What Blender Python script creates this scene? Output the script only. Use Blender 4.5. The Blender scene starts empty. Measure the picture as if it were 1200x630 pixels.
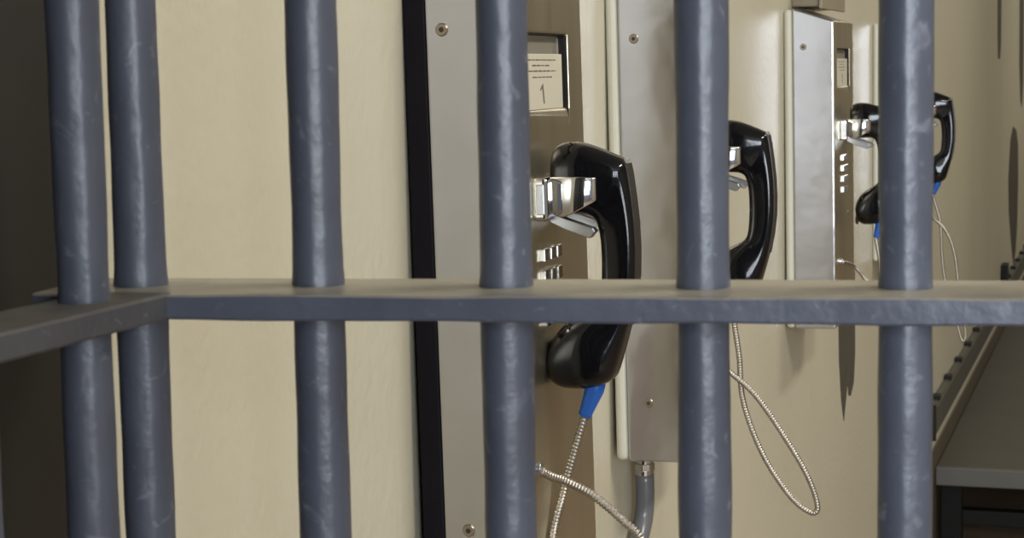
import bpy, bmesh, math, random
from mathutils import Vector, Matrix
random.seed(7)
S = bpy.context.scene
COL = S.collection
PI = math.pi

# ------------------------------------------------------------------ materials
def mat(name, col, rough=.5, metal=0., var=.0, vscale=8., bump=0., bscale=60., coat=0.,
        streak=None, rough_var=0., spec=.5):
    m = bpy.data.materials.new(name); m.use_nodes = True
    nt = m.node_tree; N = nt.nodes; L = nt.links
    b = N['Principled BSDF']
    b.inputs['Roughness'].default_value = rough
    b.inputs['Metallic'].default_value = metal
    b.inputs['Specular IOR Level'].default_value = spec
    b.inputs['Coat Weight'].default_value = coat
    b.inputs['Coat Roughness'].default_value = .08
    c = (*col, 1)
    b.inputs['Base Color'].default_value = c
    tc = N.new('ShaderNodeTexCoord')
    mp = N.new('ShaderNodeMapping'); L.new(tc.outputs['Object'], mp.inputs['Vector'])
    if streak: mp.inputs['Scale'].default_value = streak
    if var or rough_var:
        n = N.new('ShaderNodeTexNoise'); n.inputs['Scale'].default_value = vscale
        n.inputs['Detail'].default_value = 5
        L.new(mp.outputs[0], n.inputs['Vector'])
    if var:
        r = N.new('ShaderNodeMapRange'); L.new(n.outputs['Fac'], r.inputs['Value'])
        r.inputs['From Min'].default_value = .3; r.inputs['From Max'].default_value = .7
        r.inputs['To Min'].default_value = 1-var; r.inputs['To Max'].default_value = 1+var
        mx = N.new('ShaderNodeVectorMath'); mx.operation = 'SCALE'
        mx.inputs[0].default_value = col
        L.new(r.outputs[0], mx.inputs['Scale']); L.new(mx.outputs[0], b.inputs['Base Color'])
    if rough_var:
        r2 = N.new('ShaderNodeMapRange'); L.new(n.outputs['Fac'], r2.inputs['Value'])
        r2.inputs['To Min'].default_value = max(0, rough-rough_var); r2.inputs['To Max'].default_value = rough+rough_var
        L.new(r2.outputs[0], b.inputs['Roughness'])
    if bump:
        n2 = N.new('ShaderNodeTexNoise'); n2.inputs['Scale'].default_value = bscale
        n2.inputs['Detail'].default_value = 4
        L.new(tc.outputs['Object'], n2.inputs['Vector'])
        bp = N.new('ShaderNodeBump'); bp.inputs['Strength'].default_value = 1
        bp.inputs['Distance'].default_value = bump
        L.new(n2.outputs['Fac'], bp.inputs['Height']); L.new(bp.outputs[0], b.inputs['Normal'])
    return m

def bar_paint(name, col, rough=.37, dust=(.36, .325, .25), lo=.6):
    """blue-grey enamel over old coats, scuffed pale in places, dust lying on level tops"""
    m = mat(name, col, rough, 0, var=.10, vscale=22, bump=.0016, bscale=38)
    nt = m.node_tree; N = nt.nodes; L = nt.links; b = N['Principled BSDF']
    src = b.inputs['Base Color'].links[0].from_socket
    tc = N.new('ShaderNodeTexCoord')
    w = N.new('ShaderNodeTexNoise'); w.inputs['Scale'].default_value = 45; w.inputs['Detail'].default_value = 8
    w.inputs['Distortion'].default_value = 2.5
    L.new(tc.outputs['Object'], w.inputs['Vector'])
    wr = N.new('ShaderNodeMapRange'); wr.inputs['From Min'].default_value = .62; wr.inputs['From Max'].default_value = .74
    wr.inputs['To Max'].default_value = .55
    L.new(w.outputs['Fac'], wr.inputs['Value'])
    m1 = N.new('ShaderNodeMix'); m1.data_type = 'RGBA'
    L.new(wr.outputs[0], m1.inputs['Factor']); L.new(src, m1.inputs['A'])
    m1.inputs['B'].default_value = (.24, .25, .29, 1)
    g = N.new('ShaderNodeNewGeometry'); sx = N.new('ShaderNodeSeparateXYZ')
    L.new(g.outputs['True Normal'], sx.inputs[0])
    dr = N.new('ShaderNodeMapRange'); dr.inputs['From Min'].default_value = .55; dr.inputs['From Max'].default_value = .9
    L.new(sx.outputs['Z'], dr.inputs['Value'])
    dn = N.new('ShaderNodeTexNoise'); dn.inputs['Scale'].default_value = 30; dn.inputs['Detail'].default_value = 6
    L.new(tc.outputs['Object'], dn.inputs['Vector'])
    dm = N.new('ShaderNodeMapRange'); dm.inputs['From Min'].default_value = .25; dm.inputs['From Max'].default_value = .55
    dm.inputs['To Min'].default_value = lo
    L.new(dn.outputs['Fac'], dm.inputs['Value'])
    mu = N.new('ShaderNodeMath'); mu.operation = 'MULTIPLY'
    L.new(dr.outputs[0], mu.inputs[0]); L.new(dm.outputs[0], mu.inputs[1])
    m2 = N.new('ShaderNodeMix'); m2.data_type = 'RGBA'
    L.new(mu.outputs[0], m2.inputs['Factor']); L.new(m1.outputs['Result'], m2.inputs['A'])
    m2.inputs['B'].default_value = (*dust, 1)
    L.new(m2.outputs['Result'], b.inputs['Base Color'])
    return m

M = {}
M['wall'] = mat('cream_wall_paint', (.535, .505, .39), .45, var=.03, vscale=2.2, bump=.0012, bscale=75, streak=(1, 1, .45))
M['cream'] = mat('cream_box_paint', (.58, .565, .465), .4, bump=.0004, bscale=90)
M['patch'] = mat('dark_wall_patch', (.062, .052, .036), .8, var=.15, vscale=20, bump=.001)
M['patch2'] = mat('pinkish_wall_patch', (.33, .27, .21), .8, var=.12, vscale=25, bump=.001)
M['floor'] = mat('brown_concrete_floor', (.26, .19, .13), .55, var=.15, vscale=3, bump=.001)
M['ceil'] = mat('ceiling_paint', (.55, .53, .48), .8, var=.03)
M['wall_far'] = mat('tan_wall_paint', (.36, .31, .21), .6, var=.08, vscale=2)
M['door'] = mat('dark_door_paint', (.013, .012, .010), .5, var=.2, vscale=9, bump=.0006, bscale=20)
M['bar'] = bar_paint('blue_grey_bar_enamel', (.084, .093, .120))
M['bar_scuffed'] = bar_paint('worn_grey_bar_enamel', (.066, .066, .072), .55, (.135, .125, .105), .3)
M['steel'] = mat('brushed_stainless', (.50, .50, .52), .17, 1., var=.008, vscale=14, streak=(1, 1, .04), bump=.0060, bscale=3.5, rough_var=.05)
M['face'] = mat('brushed_stainless_front', (.70, .65, .52), .34, 1., var=.05, vscale=30, streak=(1, 1, .04), bump=.001, bscale=4, rough_var=.05)  # same stainless as the sides, tan room reflection tinted into its colour
M['chrome'] = mat('chrome', (.56, .55, .54), .09, 1., bump=.0003, bscale=25)
M['chromer'] = mat('satin_chrome', (.44, .45, .48), .30, 1., bump=.0002, bscale=40)
M['blackrub'] = mat('black_backing', (.006, .005, .008), .6, var=.1, spec=.15)
M['black'] = mat('black_handset_plastic', (.004, .004, .005), .10, 0, bump=.00015, bscale=45, rough_var=.03, vscale=20, spec=.36)
M['blackm'] = mat('black_seam', (.026, .023, .021), .36)
M['blue'] = mat('blue_sleeve_plastic', (.012, .10, .42), .38)
M['card'] = mat('cream_card', (.50, .475, .38), .6, var=.03)
M['ink'] = mat('grey_ink', (.13, .11, .09), .7)
M['cardback'] = mat('window_back_plate', (.27, .25, .20), .45, .4)
M['armor'] = mat('steel_armoured_cord', (.40, .37, .32), .42, 1., var=.08, vscale=60)
M['conduit'] = mat('grey_flexible_conduit', (.12, .125, .135), .35, 0, coat=.3, bump=.0004)
M['junction'] = mat('drab_box_paint', (.20, .17, .11), .5, var=.08)
M['cover'] = mat('drab_cover_paint', (.26, .22, .15), .5, var=.08)
M['tray'] = mat('grey_raceway_paint', (.075, .073, .058), .5, var=.08)
M['slot'] = mat('black_slot', (.008, .007, .006), .8)
M['bench'] = mat('bench_top_paint', (.066, .059, .042), .6, var=.10, vscale=5, bump=.0006)
M['benchedge'] = mat('bench_edge_trim', (.095, .094, .085), .5, var=.05)
M['leg'] = mat('black_bench_steel', (.005, .005, .005), .6, spec=.2)
M['screwd'] = mat('screw_recess', (.05, .038, .028), .6, .3)
M['screwr'] = mat('screw_head_metal', (.36, .31, .25), .42, 1.)

# ------------------------------------------------------------------ helpers
def finish(name, bm, m, parent=None, smooth=False, bevel=0, sub=0, seg=2, autosm=40):
    bmesh.ops.recalc_face_normals(bm, faces=bm.faces[:])
    me = bpy.data.meshes.new(name); bm.to_mesh(me); bm.free()
    mats = m if isinstance(m, (list, tuple)) else [m]
    for x in mats: me.materials.append(x)
    o = bpy.data.objects.new(name, me); COL.objects.link(o)
    if parent: o.parent = parent
    if smooth:
        for p in me.polygons: p.use_smooth = True
    if bevel:
        md = o.modifiers.new('bevel', 'BEVEL'); md.width = bevel; md.segments = seg
        md.limit_method = 'ANGLE'; md.angle_limit = math.radians(autosm)
        md.harden_normals = False
    if sub:
        md = o.modifiers.new('sub', 'SUBSURF'); md.levels = sub; md.render_levels = sub
    return o

def box(bm, x0, x1, y0, y1, z0, z1, mi=0):
    v = [bm.verts.new(p) for p in ((x0,y0,z0),(x1,y0,z0),(x1,y1,z0),(x0,y1,z0),(x0,y0,z1),(x1,y0,z1),(x1,y1,z1),(x0,y1,z1))]
    for f in ((3,2,1,0),(4,5,6,7),(0,1,5,4),(1,2,6,5),(2,3,7,6),(3,0,4,7)):
        fc = bm.faces.new([v[i] for i in f]); fc.material_index = mi
    return v

def prism(bm, pts, axis, a, b, mi=0):
    """extrude a closed 2D outline along an axis ('x': pts=(y,z); 'y': (x,z); 'z': (x,y))"""
    def P(p, t):
        return {'x': (t, p[0], p[1]), 'y': (p[0], t, p[1]), 'z': (p[0], p[1], t)}[axis]
    A = [bm.verts.new(P(p, a)) for p in pts]; B = [bm.verts.new(P(p, b)) for p in pts]
    n = len(pts)
    fs = [bm.faces.new(A), bm.faces.new(B[::-1])]
    for i in range(n): fs.append(bm.faces.new((A[i], A[(i+1) % n], B[(i+1) % n], B[i])))
    for f in fs: f.material_index = mi

def spline(pts, n):
    """Catmull-Rom resample to n points, evenly spaced"""
    P = [Vector(p) for p in pts]; P = [P[0]*2-P[1]] + P + [P[-1]*2-P[-2]]
    out = []
    for i in range(1, len(P)-2):
        for k in range(24):
            t = k/24
            a, b, c, d = P[i-1], P[i], P[i+1], P[i+2]
            out.append(.5*((2*b)+(c-a)*t+(2*a-5*b+4*c-d)*t*t+(3*b-a-3*c+d)*t**3))
    out.append(P[-2])
    L = [0]
    for i in range(1, len(out)): L.append(L[-1]+(out[i]-out[i-1]).length)
    res = []; j = 0
    for k in range(n):
        s = L[-1]*k/(n-1)
        while j < len(L)-2 and L[j+1] < s: j += 1
        u = (s-L[j])/max(1e-9, L[j+1]-L[j]); res.append(out[j].lerp(out[j+1], min(1, u)))
    return res, L[-1]

def tube(bm, pts, rad, seg=12, cap=True, prof=None):
    """rad: number or per-point list"""
    rings = []; up = Vector((0, 1, 0)); n = len(pts)
    for i, p in enumerate(pts):
        t = (pts[min(i+1, n-1)]-pts[max(i-1, 0)]).normalized()
        up = (up - t*up.dot(t))
        if up.length < 1e-4: up = Vector((1, 0, 0)) - t*t.x
        up.normalize(); side = t.cross(up)
        r = rad[i] if isinstance(rad, (list, tuple)) else rad
        rings.append([bm.verts.new(p + (up*math.cos(2*PI*k/seg)+side*math.sin(2*PI*k/seg))*(r if prof is None else r*prof[k])) for k in range(seg)])
    for i in range(n-1):
        for k in range(seg):
            bm.faces.new((rings[i][k], rings[i][(k+1) % seg], rings[i+1][(k+1) % seg], rings[i+1][k]))
    if cap: bm.faces.new(rings[0][::-1]); bm.faces.new(rings[-1])

def cyl(bm, p0, p1, r0, r1=None, seg=24, mi=0):
    k = len(bm.faces)
    tube(bm, [Vector(p0), Vector(p1)], [r0, r0 if r1 is None else r1], seg)
    bm.faces.ensure_lookup_table()
    for f in bm.faces[k:]: f.material_index = mi

def empty(name, loc, label=None, cat=None, group=None, rotz=0):
    o = bpy.data.objects.new(name, None); COL.objects.link(o)
    o.location = loc; o.rotation_euler = (0, 0, rotz); o.empty_display_size = .05
    if label: o['label'] = label; o['category'] = cat
    if group: o['group'] = group
    return o
def struct(o): o['kind'] = 'structure'; return o

WX = -.6                 # the phone wall's surface
# ------------------------------------------------------------------ the room
bm = bmesh.new(); box(bm, WX-.15, WX, -3.0, 16.0, 0, 3.1); struct(finish('wall_left', bm, M['wall']))
bm = bmesh.new(); box(bm, WX-.15, 4.0, -3.0, 16.15, -.1, 0); struct(finish('floor', bm, M['floor']))
bm = bmesh.new(); box(bm, WX-.15, 4.0, -3.0, 16.15, 3.1, 3.2); struct(finish('ceiling', bm, M['ceil']))
bm = bmesh.new(); box(bm, WX, 4.0, 16.0, 16.15, 0, 3.1); struct(finish('wall_far', bm, M['wall_far']))
bm = bmesh.new(); box(bm, 3.85, 4.0, -1.2, 16.0, 0, 3.1); struct(finish('wall_right', bm, M['wall_far']))

# dark steel door standing against the wall beside the cell corner
bm = bmesh.new(); box(bm, WX, WX+.04, -2.9, .925, 0, 3.1)  # unseen run behind the viewer added to cut bounce light
d = struct(finish('door_1', bm, M['door'], bevel=.004))
bm = bmesh.new()
for z in (.5, 1.3, 2.1): box(bm, WX+.04, WX+.048, .16, .86, z-.03, z+.03)
finish('door_rib', bm, M['door'], d, bevel=.003)

# dark and pinkish patches, thin skins on the wall (ragged outlines in the wall plane)
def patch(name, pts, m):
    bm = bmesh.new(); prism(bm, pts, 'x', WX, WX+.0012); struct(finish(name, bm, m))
patch('wall_patch_1', [(4.03,1.14),(4.285,1.14),(4.29,.95),(4.27,.885),(4.22,.862),(4.19,.868),(4.17,.90),(4.155,.875),(4.135,.85),(4.115,.823),(4.10,.845),(4.075,.88),(4.045,.97)], M['patch'])
patch('wall_patch_2', [(1.95,1.266),(2.0,1.272),(2.035,1.262),(2.055,1.24),(2.062,1.20),(2.075,1.17),(2.07,1.12),(2.08,1.06),(2.07,.95),(2.05,.80),(1.98,.78),(1.93,.9)], M['patch2'])
patch('wall_patch_3', [(9.95,1.22),(10.15,1.28),(10.45,1.25),(10.62,1.16),(10.66,.95),(10.60,.72),(10.48,.60),(10.30,.53),(10.10,.66),(9.86,.85),(9.80,1.02),(9.88,1.14)], M['patch'])
patch('wall_patch_4', [(8.90,2.2),(9.18,2.2),(9.16,1.7),(9.10,1.625),(8.97,1.63),(8.92,1.75)], M['patch'])
patch('wall_patch_5', [(10.60,2.3),(11.05,2.3),(11.05,1.5),(10.95,1.36),(10.80,1.40),(10.66,1.6)], M['patch'])

# unseen wall added behind the viewer to keep window light off the left bars
bm = bmesh.new(); box(bm, WX+.04, .30, -.50, -.40, 0, 3.1); struct(finish('blocker_wall', bm, M['door']))

# ------------------------------------------------------------------ payphone
# local frame: x out from the wall, y along the wall (0 = near side), z up from the lower edge
UW, H0, H1 = .238, .577, .553
def ring_rect(y0, y1, z0, z1): return [(y0, z0), (y1, z0), (y1, z1), (y0, z1)]

def make_phone(loc, label, black=False, out=0.):
    t = empty('payphone', loc, label, 'payphone', 'payphones along the cream wall')
    t.rotation_euler = (0, -math.atan2(out, .577), 0); t.location.x += out
    # mounting box against the wall
    bm = bmesh.new()
    if black:
        box(bm, 0, .0202, 0, UW, -.02, H0+.03)
        finish('mounting_plate', bm, M['blackrub'], t, bevel=.0015)['label'] = 'black mounting plate'
    else:
        box(bm, 0, .0160, .0, UW+.004, .0, H0-.002)
        finish('mounting_plate', bm, M['cream'], t, bevel=.0075, seg=4)['label'] = 'cream painted mounting box'
    xb = .0198 if black else .0160; xf = .090
    # steel housing with a recessed window in its front face
    bm = bmesh.new()
    wy0, wy1, wz0, wz1 = .040, .190, .4355, .503
    B = [bm.verts.new(p) for p in ((xb,0,0),(xb,UW,0),(xb,UW,H0),(xb,0,H0))]
    F = [bm.verts.new((xf, y, z)) for y, z in ((0,0),(UW,0),(UW,H1),(0,H1))]
    Wn = [bm.verts.new((xf, y, z)) for y, z in ring_rect(wy0, wy1, wz0, wz1)]
    Wi = [bm.verts.new((xf-.010, y, z)) for y, z in ring_rect(wy0, wy1, wz0, wz1)]
    bm.faces.new(B)
    for i in range(4):
        j = (i+1) % 4
        bm.faces.new((B[i], B[j], F[j], F[i]))
        f = bm.faces.new((F[i], F[j], Wn[j], Wn[i])); f.material_index = 1
        f = bm.faces.new((Wn[i], Wn[j], Wi[j], Wi[i])); f.material_index = 1 if i == 0 else 2  # recess walls blackened except the lower one: shading put into the colour
    f = bm.faces.new(Wi); f.material_index = 3
    h = finish('housing', bm, [M['steel'], M['face'], M['slot'], M['cardback']], t, bevel=.003, seg=3)
    # bright rim around the window, far edge
    bm = bmesh.new(); box(bm, xf-.001, xf+.0008, wy1, wy1+.0018, wz0-.001, wz1+.001)
    finish('window_rim', bm, M['face'], h, bevel=.0006)
    # card with writing
    cz1 = .486
    bm = bmesh.new(); box(bm, xf-.010, xf-.0025, .062, .180, wz0+.0003, cz1)
    c = finish('instruction_card', bm, M['card'], h, bevel=.0006)
    bm = bmesh.new(); X = xf-.0025
    rows = [(.4805, .066, .160), (.4755, .088, .140), (.4705, .066, .160), (.4650, .088, .146)]
    rr = random.Random(3)
    for z, a, b_ in rows:
        y = a
        while y < b_:
            w = rr.uniform(.006, .014); hgt = rr.uniform(.0009, .0014)
            box(bm, X, X+.0002, y, min(y+w, b_), z-hgt/2, z+hgt/2); y += w+.0022
    finish('printed_text', bm, M['ink'], c)
    bm = bmesh.new()     # handwritten 1
    prism(bm, [(.119,.441),(.1225,.441),(.119,.459),(.1165,.4585),(.109,.4535),(.110,.4525),(.1155,.4550)], 'x', X, X+.0002)
    finish('handwritten_numeral', bm, M['ink'], c)
    # side screws
    for (sx, sz) in ((.0355, .508), (.043, .072)):
        bm = bmesh.new()
        cyl(bm, (sx, .0005, sz), (sx, -.0016, sz), .0062, .0048, 24, 0)
        cyl(bm, (sx, -.0014, sz), (sx, -.0019, sz), .0026, .0024, 6, 1)
        finish('screw', bm, [M['screwr'], M['screwd']], h, smooth=False)
    bm = bmesh.new(); cyl(bm, (xf-.001, .165, .20), (xf+.0015, .165, .20), .004, .003, 16)
    finish('screw', bm, M['screwr'], h)
    # keypad: 3 x 4 metal keys
    for r in range(4):
        for k in range(3):
            y = .090 + k*.020; z = .3055 - r*.0195
            bm = bmesh.new(); box(bm, xf-.001, xf+.0055, y-.0065, y+.0065, z-.0062, z+.0062)
            finish('key', bm, M['chrome'], t, bevel=.0014, seg=2)
    # cord grommet
    bm = bmesh.new(); cyl(bm, (xf-.001, .052, .118), (xf+.006, .052, .118), .0068, .0055, 20)
    finish('cord_grommet', bm, M['chromer'], t, bevel=.001)
    # cradle: block, two curved arms, prongs
    yc = .117
    cr_bm = bmesh.new(); box(cr_bm, xf-.001, xf+.0125, yc-.046, yc+.046, .337, .376)
    cr = finish('cradle', cr_bm, M['chrome'], t, bevel=.004, seg=4)
    bm = bmesh.new(); box(bm, xf+.0025, xf+.0100, yc-.0468, yc-.0455, .343, .370)
    finish('cradle_cap', bm, M['chromer'], cr, bevel=.0015)
    for s in (-1, 1):
        bm = bmesh.new()
        # arm profile (x,z_low,z_high,y)
        A = [(.100, .3395, .3755, .0290), (.114, .3400, .3757, .0335), (.122, .3430, .3757, .0350), (.131, .3475, .3755, .0345), (.139, .3515, .3750, .0320), (.143, .354, .3745, .0290)]
        rings = []
        for x, zl, zh, y in A:
            rings.append([bm.verts.new((x, yc+s*yy, z)) for yy, z in ((y, zl), (y, zh), (y-.0045, zh), (y-.0045, zl))])
        for i in range(len(rings)-1):
            for k in range(4): bm.faces.new((rings[i][k], rings[i][(k+1)%4], rings[i+1][(k+1)%4], rings[i+1][k]))
        bm.faces.new(rings[0]); bm.faces.new(rings[-1])
        finish('cradle_arm', bm, M['chrome'], cr, smooth=True, bevel=.001, seg=2)
        bm = bmesh.new()
        prism(bm, [(.100,.345),(.108,.341),(.1395,.3300),(.1420,.3265),(.1365,.3205),(.116,.3275),(.100,.335)], 'y', yc+s*.026-.005, yc+s*.026+.005)
        finish('cradle_prong', bm, M['chromer'], cr, bevel=.001)
    return t

# ------------------------------------------------------------------ handset
# world profile (x measured from the wall surface, z world), handset plane y = 0
PAIRS = [ # outer(x,z), inner(x,z), half width in y, squareness
 ((.1020,1.5285),(.1030,1.4840),.0205,2.3),
 ((.1030,1.5335),(.1040,1.4785),.0245,2.4),
 ((.1075,1.5375),(.1095,1.4740),.0268,2.5),
 ((.1240,1.5392),(.1200,1.4720),.0275,2.6),
 ((.1400,1.5340),(.1290,1.4722),.0268,2.8),
 ((.1540,1.5280),(.1360,1.4715),.0240,3.1),
 ((.1680,1.5222),(.1410,1.4680),.0212,3.5),
 ((.1704,1.5180),(.1422,1.4655),.0200,3.8),
 ((.1720,1.5100),(.1438,1.4605),.0185,4.0),
 ((.1750,1.4880),(.1458,1.4500),.0174,4.2),
 ((.1775,1.4640),(.1464,1.4370),.0172,4.4),
 ((.1783,1.4425),(.1466,1.4250),.0170,4.4),
 ((.1779,1.4180),(.1460,1.4100),.0172,4.4),
 ((.1750,1.3950),(.1448,1.3975),.0176,4.4),
 ((.1705,1.3720),(.1420,1.3895),.0185,4.0),
 ((.1640,1.3490),(.1330,1.3845),.0220,3.5),
 ((.1575,1.3270),(.1235,1.3800),.0255,3.1),
 ((.1550,1.3220),(.1180,1.3770),.0265,3.0),
 ((.1430,1.3150),(.1100,1.3730),.0275,2.8),
 ((.1240,1.3118),(.1010,1.3640),.0272,2.6),
 ((.1080,1.3125),(.0955,1.3540),.0255,2.4),
 ((.1005,1.3160),(.0928,1.3460),.0215,2.2),
 ((.0985,1.3200),(.0928,1.3410),.0180,2.2)]
ZB = 1.3115
def make_handset(loc, label, tilt=0., cord_pts=None, dx=0., rib=.0008):
    """loc is on the wall surface at the handset's plane; z of the profile is kept"""
    base = Vector((.135, 0, ZB))
    t = empty('handset', (WX+base.x+dx, loc[1], ZB), label, 'telephone handset', 'handsets hanging on the payphones')
    bm = bmesh.new(); rings = []; SEG = 28
    for o_, i_, w, e in PAIRS:
        o3 = Vector((o_[0], 0, o_[1]))-base; i3 = Vector((i_[0], 0, i_[1]))-base
        c = (o3+i3)/2; a = (o3-i3)/2; ring = []
        for k in range(SEG):
            th = 2*PI*k/SEG; cs, sn = math.cos(th), math.sin(th)
            u = math.copysign(abs(cs)**(2/e), cs); v = math.copysign(abs(sn)**(2/e), sn)
            p = c + a*u; ring.append(bm.verts.new((p.x, w*v, p.z)))
        rings.append(ring)
    for i in range(len(rings)-1):
        for k in range(SEG): bm.faces.new((rings[i][k], rings[i][(k+1)%SEG], rings[i+1][(k+1)%SEG], rings[i+1][k]))
    bm.faces.new(rings[0]); bm.faces.new(rings[-1])
    h = finish('handset_body', bm, M['black'], t, smooth=True, sub=1)
    # caps of the two cups
    for (pc, ax, r, nm) in (((.1035, 1.5050), (-1, 0, 0), .019, 'earpiece'), ((.0955, 1.3305), (-1, 0, .25), .0155, 'mouthpiece')):
        p = Vector((pc[0], 0, pc[1]))-base; a = Vector(ax).normalized(); bm = bmesh.new()
        tube(bm, [p-a*.003, p+a*.0008, p+a*.0022], [r, r, r*.8], 24)
        for q in range(6):
            an = q*PI/3; s1 = a.cross(Vector((0,1,0))).normalized(); cc = p+a*.0022+(s1*math.cos(an)+Vector((0,1,0))*math.sin(an))*r*.4
            tube(bm, [cc, cc+a*.0005], .0014, 6)
        finish(nm, bm, M['blackm'], h, bevel=.0006)
    # flat strip down the back of the grip
    bm = bmesh.new(); L_ = []
    for o_, i_, w, e in PAIRS[6:15]:
        o3 = Vector((o_[0], 0, o_[1]))-base; n_ = (o3-(Vector((i_[0],0,i_[1]))-base)).normalized()
        L_.append([bm.verts.new(o3+n_*k+Vector((0, y, 0))) for k, y in ((-.003, -.0105), (.0005, -.0100), (.0005, .0100), (-.003, .0105))])
    for i in range(len(L_)-1):
        for k in range(4): bm.faces.new((L_[i][k], L_[i][(k+1)%4], L_[i+1][(k+1)%4], L_[i+1][k]))
    bm.faces.new(L_[0]); bm.faces.new(L_[-1])
    finish('grip_strip', bm, M['blackm'], h, smooth=False)
    # blue sleeve
    bm = bmesh.new()
    pts = [Vector(p)-base for p in ((.1370,0,1.3190),(.1355,0,1.3115),(.1320,0,1.303),(.1275,0,1.2915),(.1255,0,1.2870))]
    tube(bm, pts, [.0092, .0090, .0078, .0064, .0060], 20)
    sl = finish('cord_sleeve', bm, M['blue'], t, smooth=True, bevel=.0008); sl['label'] = 'blue plastic cord sleeve'
    t.rotation_euler = (0, tilt, 0)
    # armoured cord: points in world coordinates, from sleeve to grommet
    mw = Matrix.Translation(t.location) @ Matrix.Rotation(tilt, 4, 'Y'); inv = mw.inverted()
    start = [pts[3], pts[4]+Vector((-.0006,0,-.003))]
    P = start + [inv @ Vector(p) for p in cord_pts]
    _, Ln = spline(P, 10)
    nr = int(Ln/.0034)*4
    R, _ = spline(P, nr)
    pat = [q*(1.1 if rib > .0006 else 1) for q in (.0038-rib, .00372, .0038, .0038-rib)]
    bm = bmesh.new(); tube(bm, R, [pat[i % 4] for i in range(len(R))], 10)
    c = finish('armoured_cord', bm, M['armor'], t, smooth=True); c['label'] = 'ribbed steel armoured cord'
    return t

PH = [1.518, 2.170, 3.375, 4.590]
make_phone((WX, PH[0], 1.13), 'stainless steel payphone in front with black mounting plate, nearest the cell corner', black=True, out=.010)
make_phone((WX, PH[1], 1.13), 'stainless steel payphone on cream mounting box with grey flexible conduit hanging below it', out=.008)
make_phone((WX, PH[2], 1.13), 'narrow looking stainless payphone with drab metal box on the wall above it', out=.004)
make_phone((WX, PH[3], 1.13), 'farthest payphone on the wall, mostly hidden behind a blue-grey cell bar')

make_handset((WX, 1.632), 'large black handset nearest the camera, ribbed cord crossing itself below its blue sleeve', 0,
  [(-.4845,1.631,1.2523),(-.4935,1.625,1.2158),(-.4960,1.595,1.1708),(-.485,1.60,1.12),(-.480,1.62,1.045),(-.465,1.65,1.000),(-.425,1.64,1.015),(-.402,1.63,1.075),(-.4080,1.622,1.140),
   (-.4198,1.620,1.1778),(-.4332,1.618,1.1929),(-.4612,1.614,1.2167),(-.4820,1.598,1.2325),(-.4920,1.582,1.2405)] + [(WX+.102, PH[0]+.052, 1.2475)])
make_handset((WX, 2.317), 'black handset second from the front, seen beside a bar, cord in a long slanting loop', 0,
  [(-.4690,2.317,1.2400),(-.4640,2.317,1.1827),(-.4405,2.317,1.1179),(-.4059,2.317,1.0648),(-.379,2.317,1.0444),(-.3704,2.317,1.0536),(-.3843,2.317,1.0933),(-.4165,2.317,1.1464),
   (-.4488,2.315,1.192),(-.4792,2.308,1.2210),(-.496,2.292,1.2385)] + [(WX+.100, PH[1]+.052, 1.2475)], rib=.0005)
make_handset((WX, 3.500), 'black handset third from the front, in front of the narrow payphone beside the rightmost bar', -.10,
  [(-.4440,3.5,1.2450),(-.441,3.5,1.2039),(-.432,3.5,1.14),(-.420,3.5,1.085),(-.405,3.5,1.055),(-.392,3.5,1.075),(-.402,3.5,1.13),(-.43,3.5,1.175),
   (-.4654,3.5,1.2035),(-.4796,3.495,1.2224),(-.493,3.482,1.2370)] + [(WX+.098, PH[2]+.052, 1.2475)], dx=.022, rib=.0003)
make_handset((WX, PH[3]+.117), 'farthest and smallest black handset, right of the rightmost bar', 0,
  [(-.4495,4.707,1.2179),(-.4444,4.707,1.1335),(-.4358,4.707,1.0701),(-.412,4.707,.985),(-.3960,4.707,.928),(-.3870,4.707,.935),(-.3915,4.707,.9849),(-.405,4.707,1.0706),(-.4157,4.707,1.1444),
   (-.4365,4.707,1.1969),(-.4700,4.695,1.2300)] + [(WX+.094, PH[3]+.052, 1.2475)], dx=.007, rib=.0003)

# flexible conduit under the second phone
t = empty('conduit', (WX+.016, 2.262, .0), 'grey flexible conduit with metal connector coming out of the second payphone', 'conduit')
bm = bmesh.new(); X, Y = .0, 0.
cyl(bm, (.004, 0, 1.1300), (.004, 0, 1.106), .0115, .0115, 24); cyl(bm, (.004, 0, 1.110), (.004, 0, 1.100), .0138, .0138, 8); cyl(bm, (.004, 0, 1.101), (.0035, 0, 1.094), .0125, .0125, 24)
finish('connector', bm, M['chrome'], t, bevel=.0012)
bm = bmesh.new()
R, _ = spline([(.004,0,1.099),(.0045,0,1.07),(.0025,0,1.04),(.000,-.02,1.012),(-.0030,-.05,.985),(-.0030,-.09,.9),(-.0030,-.10,.6),(-.0030,-.10,.0)], 90)
tube(bm, R, .0122, 20); finish('flexible_tube', bm, M['conduit'], t, smooth=True)

# drab box above the third phone
t = empty('junction_box', (WX, 3.40, 1.712), 'drab olive metal box on the wall directly above the third payphone', 'junction box')
bm = bmesh.new(); box(bm, .0, .052, .06, .33, 0, .20); jb = finish('box_body', bm, M['junction'], t, bevel=.003)
bm = bmesh.new(); box(bm, .052, .058, .052, .338, -.004, .204); finish('cover_plate', bm, M['cover'], t, bevel=.0015)
bm = bmesh.new(); cyl(bm, (.058,.145,.03), (.060,.145,.03), .004, .003, 12); finish('screw', bm, M['screwr'], t)

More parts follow.
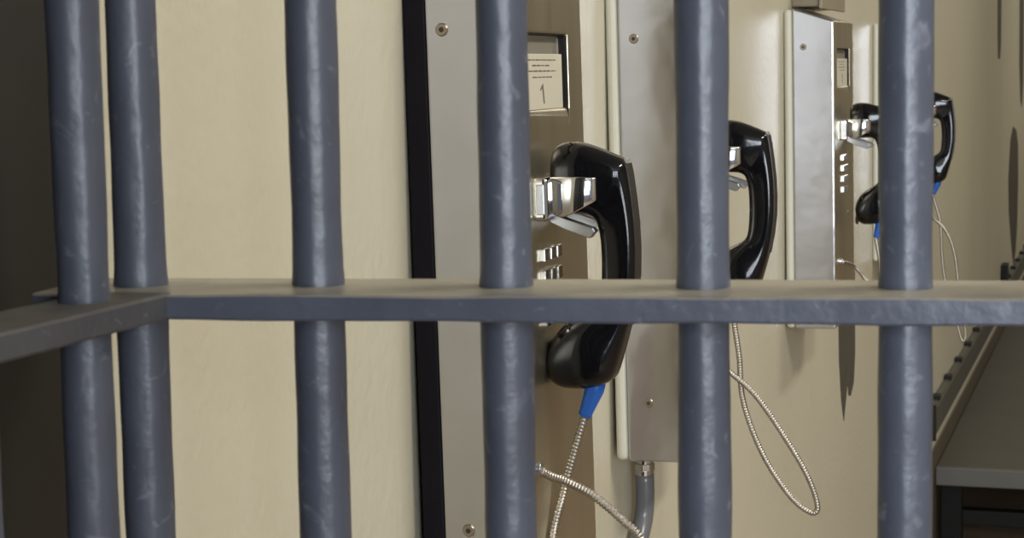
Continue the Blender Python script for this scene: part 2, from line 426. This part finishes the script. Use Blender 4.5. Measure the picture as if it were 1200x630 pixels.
# ------------------------------------------------------------------ bench and raceway along the wall
t = empty('raceway', (WX+.0005, 5.9, .44), 'grey metal raceway with black slots running along the wall above the bench', 'raceway')
bm = bmesh.new()
prism(bm, [(0,.0),(.020,.0),(.026,.012),(.026,.092),(.018,.105),(0,.105)], 'y', 0, 8.5)
finish('channel', bm, M['tray'], t, bevel=.002)
for i in range(21):
    y = .12+i*.40
    bm = bmesh.new(); box(bm, .001, .026, y, y+.05, .102, .117); finish('slot_clip', bm, M['slot'], t)
bm = bmesh.new(); box(bm, .0, .03, 3.38, 3.52, .10, .20); finish('black_bracket', bm, M['slot'], t, bevel=.002)
bm = bmesh.new(); box(bm, .0, .028, -.012, .0, -.004, .109); finish('end_cap', bm, M['slot'], t, bevel=.001)

bm = bmesh.new(); box(bm, WX, WX+.006, 6.0, 15, .0, .375)  # brown strip: wall shade above the bench, painted as a thin board
M['shade_strip'] = mat('brown_shade_paint', (.085, .066, .04), .6, var=.1); struct(finish('painted_shade_left', bm, M['shade_strip']))
t = empty('bench', (-.592, 6.10, 0), 'long low tan bench with grey edge and black steel legs beside the phone wall', 'bench')
bm = bmesh.new(); box(bm, 0, .62, .012, 8.5, .255, .310); finish('bench_top', bm, M['bench'], t, bevel=.004)
bm = bmesh.new(); box(bm, 0, .62, -.012, .012, .252, .312); finish('edge_trim', bm, M['benchedge'], t, bevel=.004)
for y in (.03, 4.2, 8.3):
    for x in (.012, .53):
        bm = bmesh.new(); box(bm, x, x+.068, y, y+.068, 0, .255); finish('leg', bm, M['leg'], t, bevel=.004)
    bm = bmesh.new(); box(bm, .080, .53, y+.005, y+.06, .115, .165); finish('stretcher', bm, M['leg'], t, bevel=.003)

# ------------------------------------------------------------------ the cell corner: round bars through flat rails
cage = empty('cell_bars', (-.488, .854, 0), 'blue-grey painted steel cell bars welded through a flat dusty crossbar', 'jail bars')
def wob(seed, s): 
    r = random.Random(seed); a, b = r.uniform(0, 6), r.uniform(0, 6)
    return lambda z: s*(math.sin(z*23+a)+.6*math.sin(z*57+b)+.35*math.sin(z*121+a*2))
o0 = Vector((-.488, .854, 0))
rb = .0129
bars = [(-.4853,.854),(-.3925,.8696),(-.2954,.8807),(-.1982,.8925),(-.1023,.9031),(.000,.916),(.1,.929)]
bars += [(-.4760,.783),(-.4745,.683),(-.4730,.580)]
for i, (x, y) in enumerate(bars):
    bm = bmesh.new(); f = wob(i, .00028); pts = []; rad = []
    n = 400; SG = 48; rr = random.Random(50+i); ph = rr.uniform(-.25,.25)
    prof = [1+.013*math.cos(6*(2*PI*q/SG)+ph)+.004*math.cos(11*(2*PI*q/SG)+2+ph*3) for q in range(SG)]
    for k in range(n+1):
        z = .001 + (3.098)*k/n
        pts.append(Vector((x, y, z))-o0); rad.append(rb + f(z) + (.0005 if 0 < z-1.4955 < .006 else 0))
    tube(bm, pts, [q*.95 for q in rad] if i > 6 else rad, SG, prof=prof)
    finish('bar', bm, M['bar'], cage, smooth=True)
# flat crossbars
d2 = Vector((.9921, .1256, 0)); n2 = Vector((-.1256, .9921, 0))
def flat(name, p, dr, nr, a0, a1, w0, w1, z0, z1, seed, m='bar'):
    bm = bmesh.new(); n = int((a1-a0)/.012); rings = []
    for k in range(n+1):
        a = a0+(a1-a0)*k/n
        u = math.sin(a*31+seed)*.0004+math.sin(a*77)*.0002; v = math.sin(a*43+seed)*.00025+math.sin(a*101)*.00012
        prof = [(w0+u, z0+.0012-v), (w0+.0012+u, z0-v), (w1-.0012, z0), (w1, z0+.0012), (w1, z1-.0012), (w1-.0012, z1), (w0+.0012+u, z1+v), (w0+u, z1-.0010+v)]
        rings.append([bm.verts.new(p+dr*a+nr*w+Vector((0,0,z))-o0) for w, z in prof])
    for k in range(n):
        for q in range(8): bm.faces.new((rings[k][q], rings[k][(q+1)%8], rings[k+1][(q+1)%8], rings[k+1][q]))
    bm.faces.new(rings[0]); bm.faces.new(rings[-1])
    return finish(name, bm, M[m], cage, smooth=False, bevel=.0)
ZT, ZL = 1.4952, 1.4826
flat('crossbar', Vector((-.488,.854,0)), d2, n2, -.038, .70, -.042, .033, ZL, ZT, 4)
flat('crossbar', Vector((-.4735,.822,0)), Vector((.0,-1,0)), Vector((1,0,0)), .0, .36, -.021, .0235, ZL+.0002, ZT+.0003, 5, 'bar_scuffed')

# ------------------------------------------------------------------ lights: ceiling fixtures, daylight behind the viewer
def fixture(x, y, w):
    t = empty('ceiling_light', (x, y, 3.03), 'long fluorescent ceiling light above the corridor', 'ceiling light', 'ceiling lights')
    bm = bmesh.new(); box(bm, -.15, .15, -.6, .6, 0.02, .07); finish('housing', bm, M['cream'], t, bevel=.005)
    ld = bpy.data.lights.new('tube_light', 'AREA'); ld.shape = 'RECTANGLE'; ld.size = .28; ld.size_y = 1.15
    ld.energy = w; ld.color = (1, .94, .84) if y < 2 else (1, .94, .82)
    lo = bpy.data.objects.new('tube_light', ld); COL.objects.link(lo); lo.location = (x, y, 3.02)
for (x, y, w) in ((1.2,1.5,57),(1.0,4.2,27),(.9,6.6,23),(.9,10.5,25),(.9,14,34)): fixture(x, y, w)
# tall window area at the back of the room, behind the viewer
ld = bpy.data.lights.new('window_daylight', 'AREA'); ld.shape = 'RECTANGLE'; ld.size = 2.6; ld.size_y = 1.7
ld.energy = 270; ld.color = (.86, .92, 1)
lo = bpy.data.objects.new('window_daylight', ld); COL.objects.link(lo)
lo.location = (1.6, -2.9, 1.9); lo.rotation_euler = (PI/2, 0, 0)   # faces +Y
lo.rotation_euler = Vector((-.25, 1, -.05)).to_track_quat('-Z', 'Y').to_euler()

w = bpy.data.worlds.new('world'); S.world = w; w.use_nodes = True
bg = w.node_tree.nodes['Background']; bg.inputs[0].default_value = (.80, .87, 1, 1); bg.inputs[1].default_value = .35

# ------------------------------------------------------------------ camera
F = Vector((-.31339111, .94398312, -.10335318)); R_ = Vector((.94950261, .31323076, -.01820098)); U = Vector((-.01519198, .10383814, .99447818))
cd = bpy.data.cameras.new('camera'); cam = bpy.data.objects.new('camera', cd); COL.objects.link(cam)
cam.matrix_world = Matrix(((R_.x, U.x, -F.x, 0), (R_.y, U.y, -F.y, 0), (R_.z, U.z, -F.z, 1.6), (0, 0, 0, 1)))
cd.sensor_width = 36; cd.sensor_fit = 'HORIZONTAL'; cd.lens = 66; cd.clip_start = .02
cd.dof.use_dof = True; cd.dof.focus_distance = 1.8; cd.dof.aperture_fstop = 26
S.camera = cam
vs = S.view_settings
vs.view_transform = 'Standard'; vs.look = 'None'; vs.gamma = 1; vs.exposure = 0.0; vs.use_curve_mapping = False
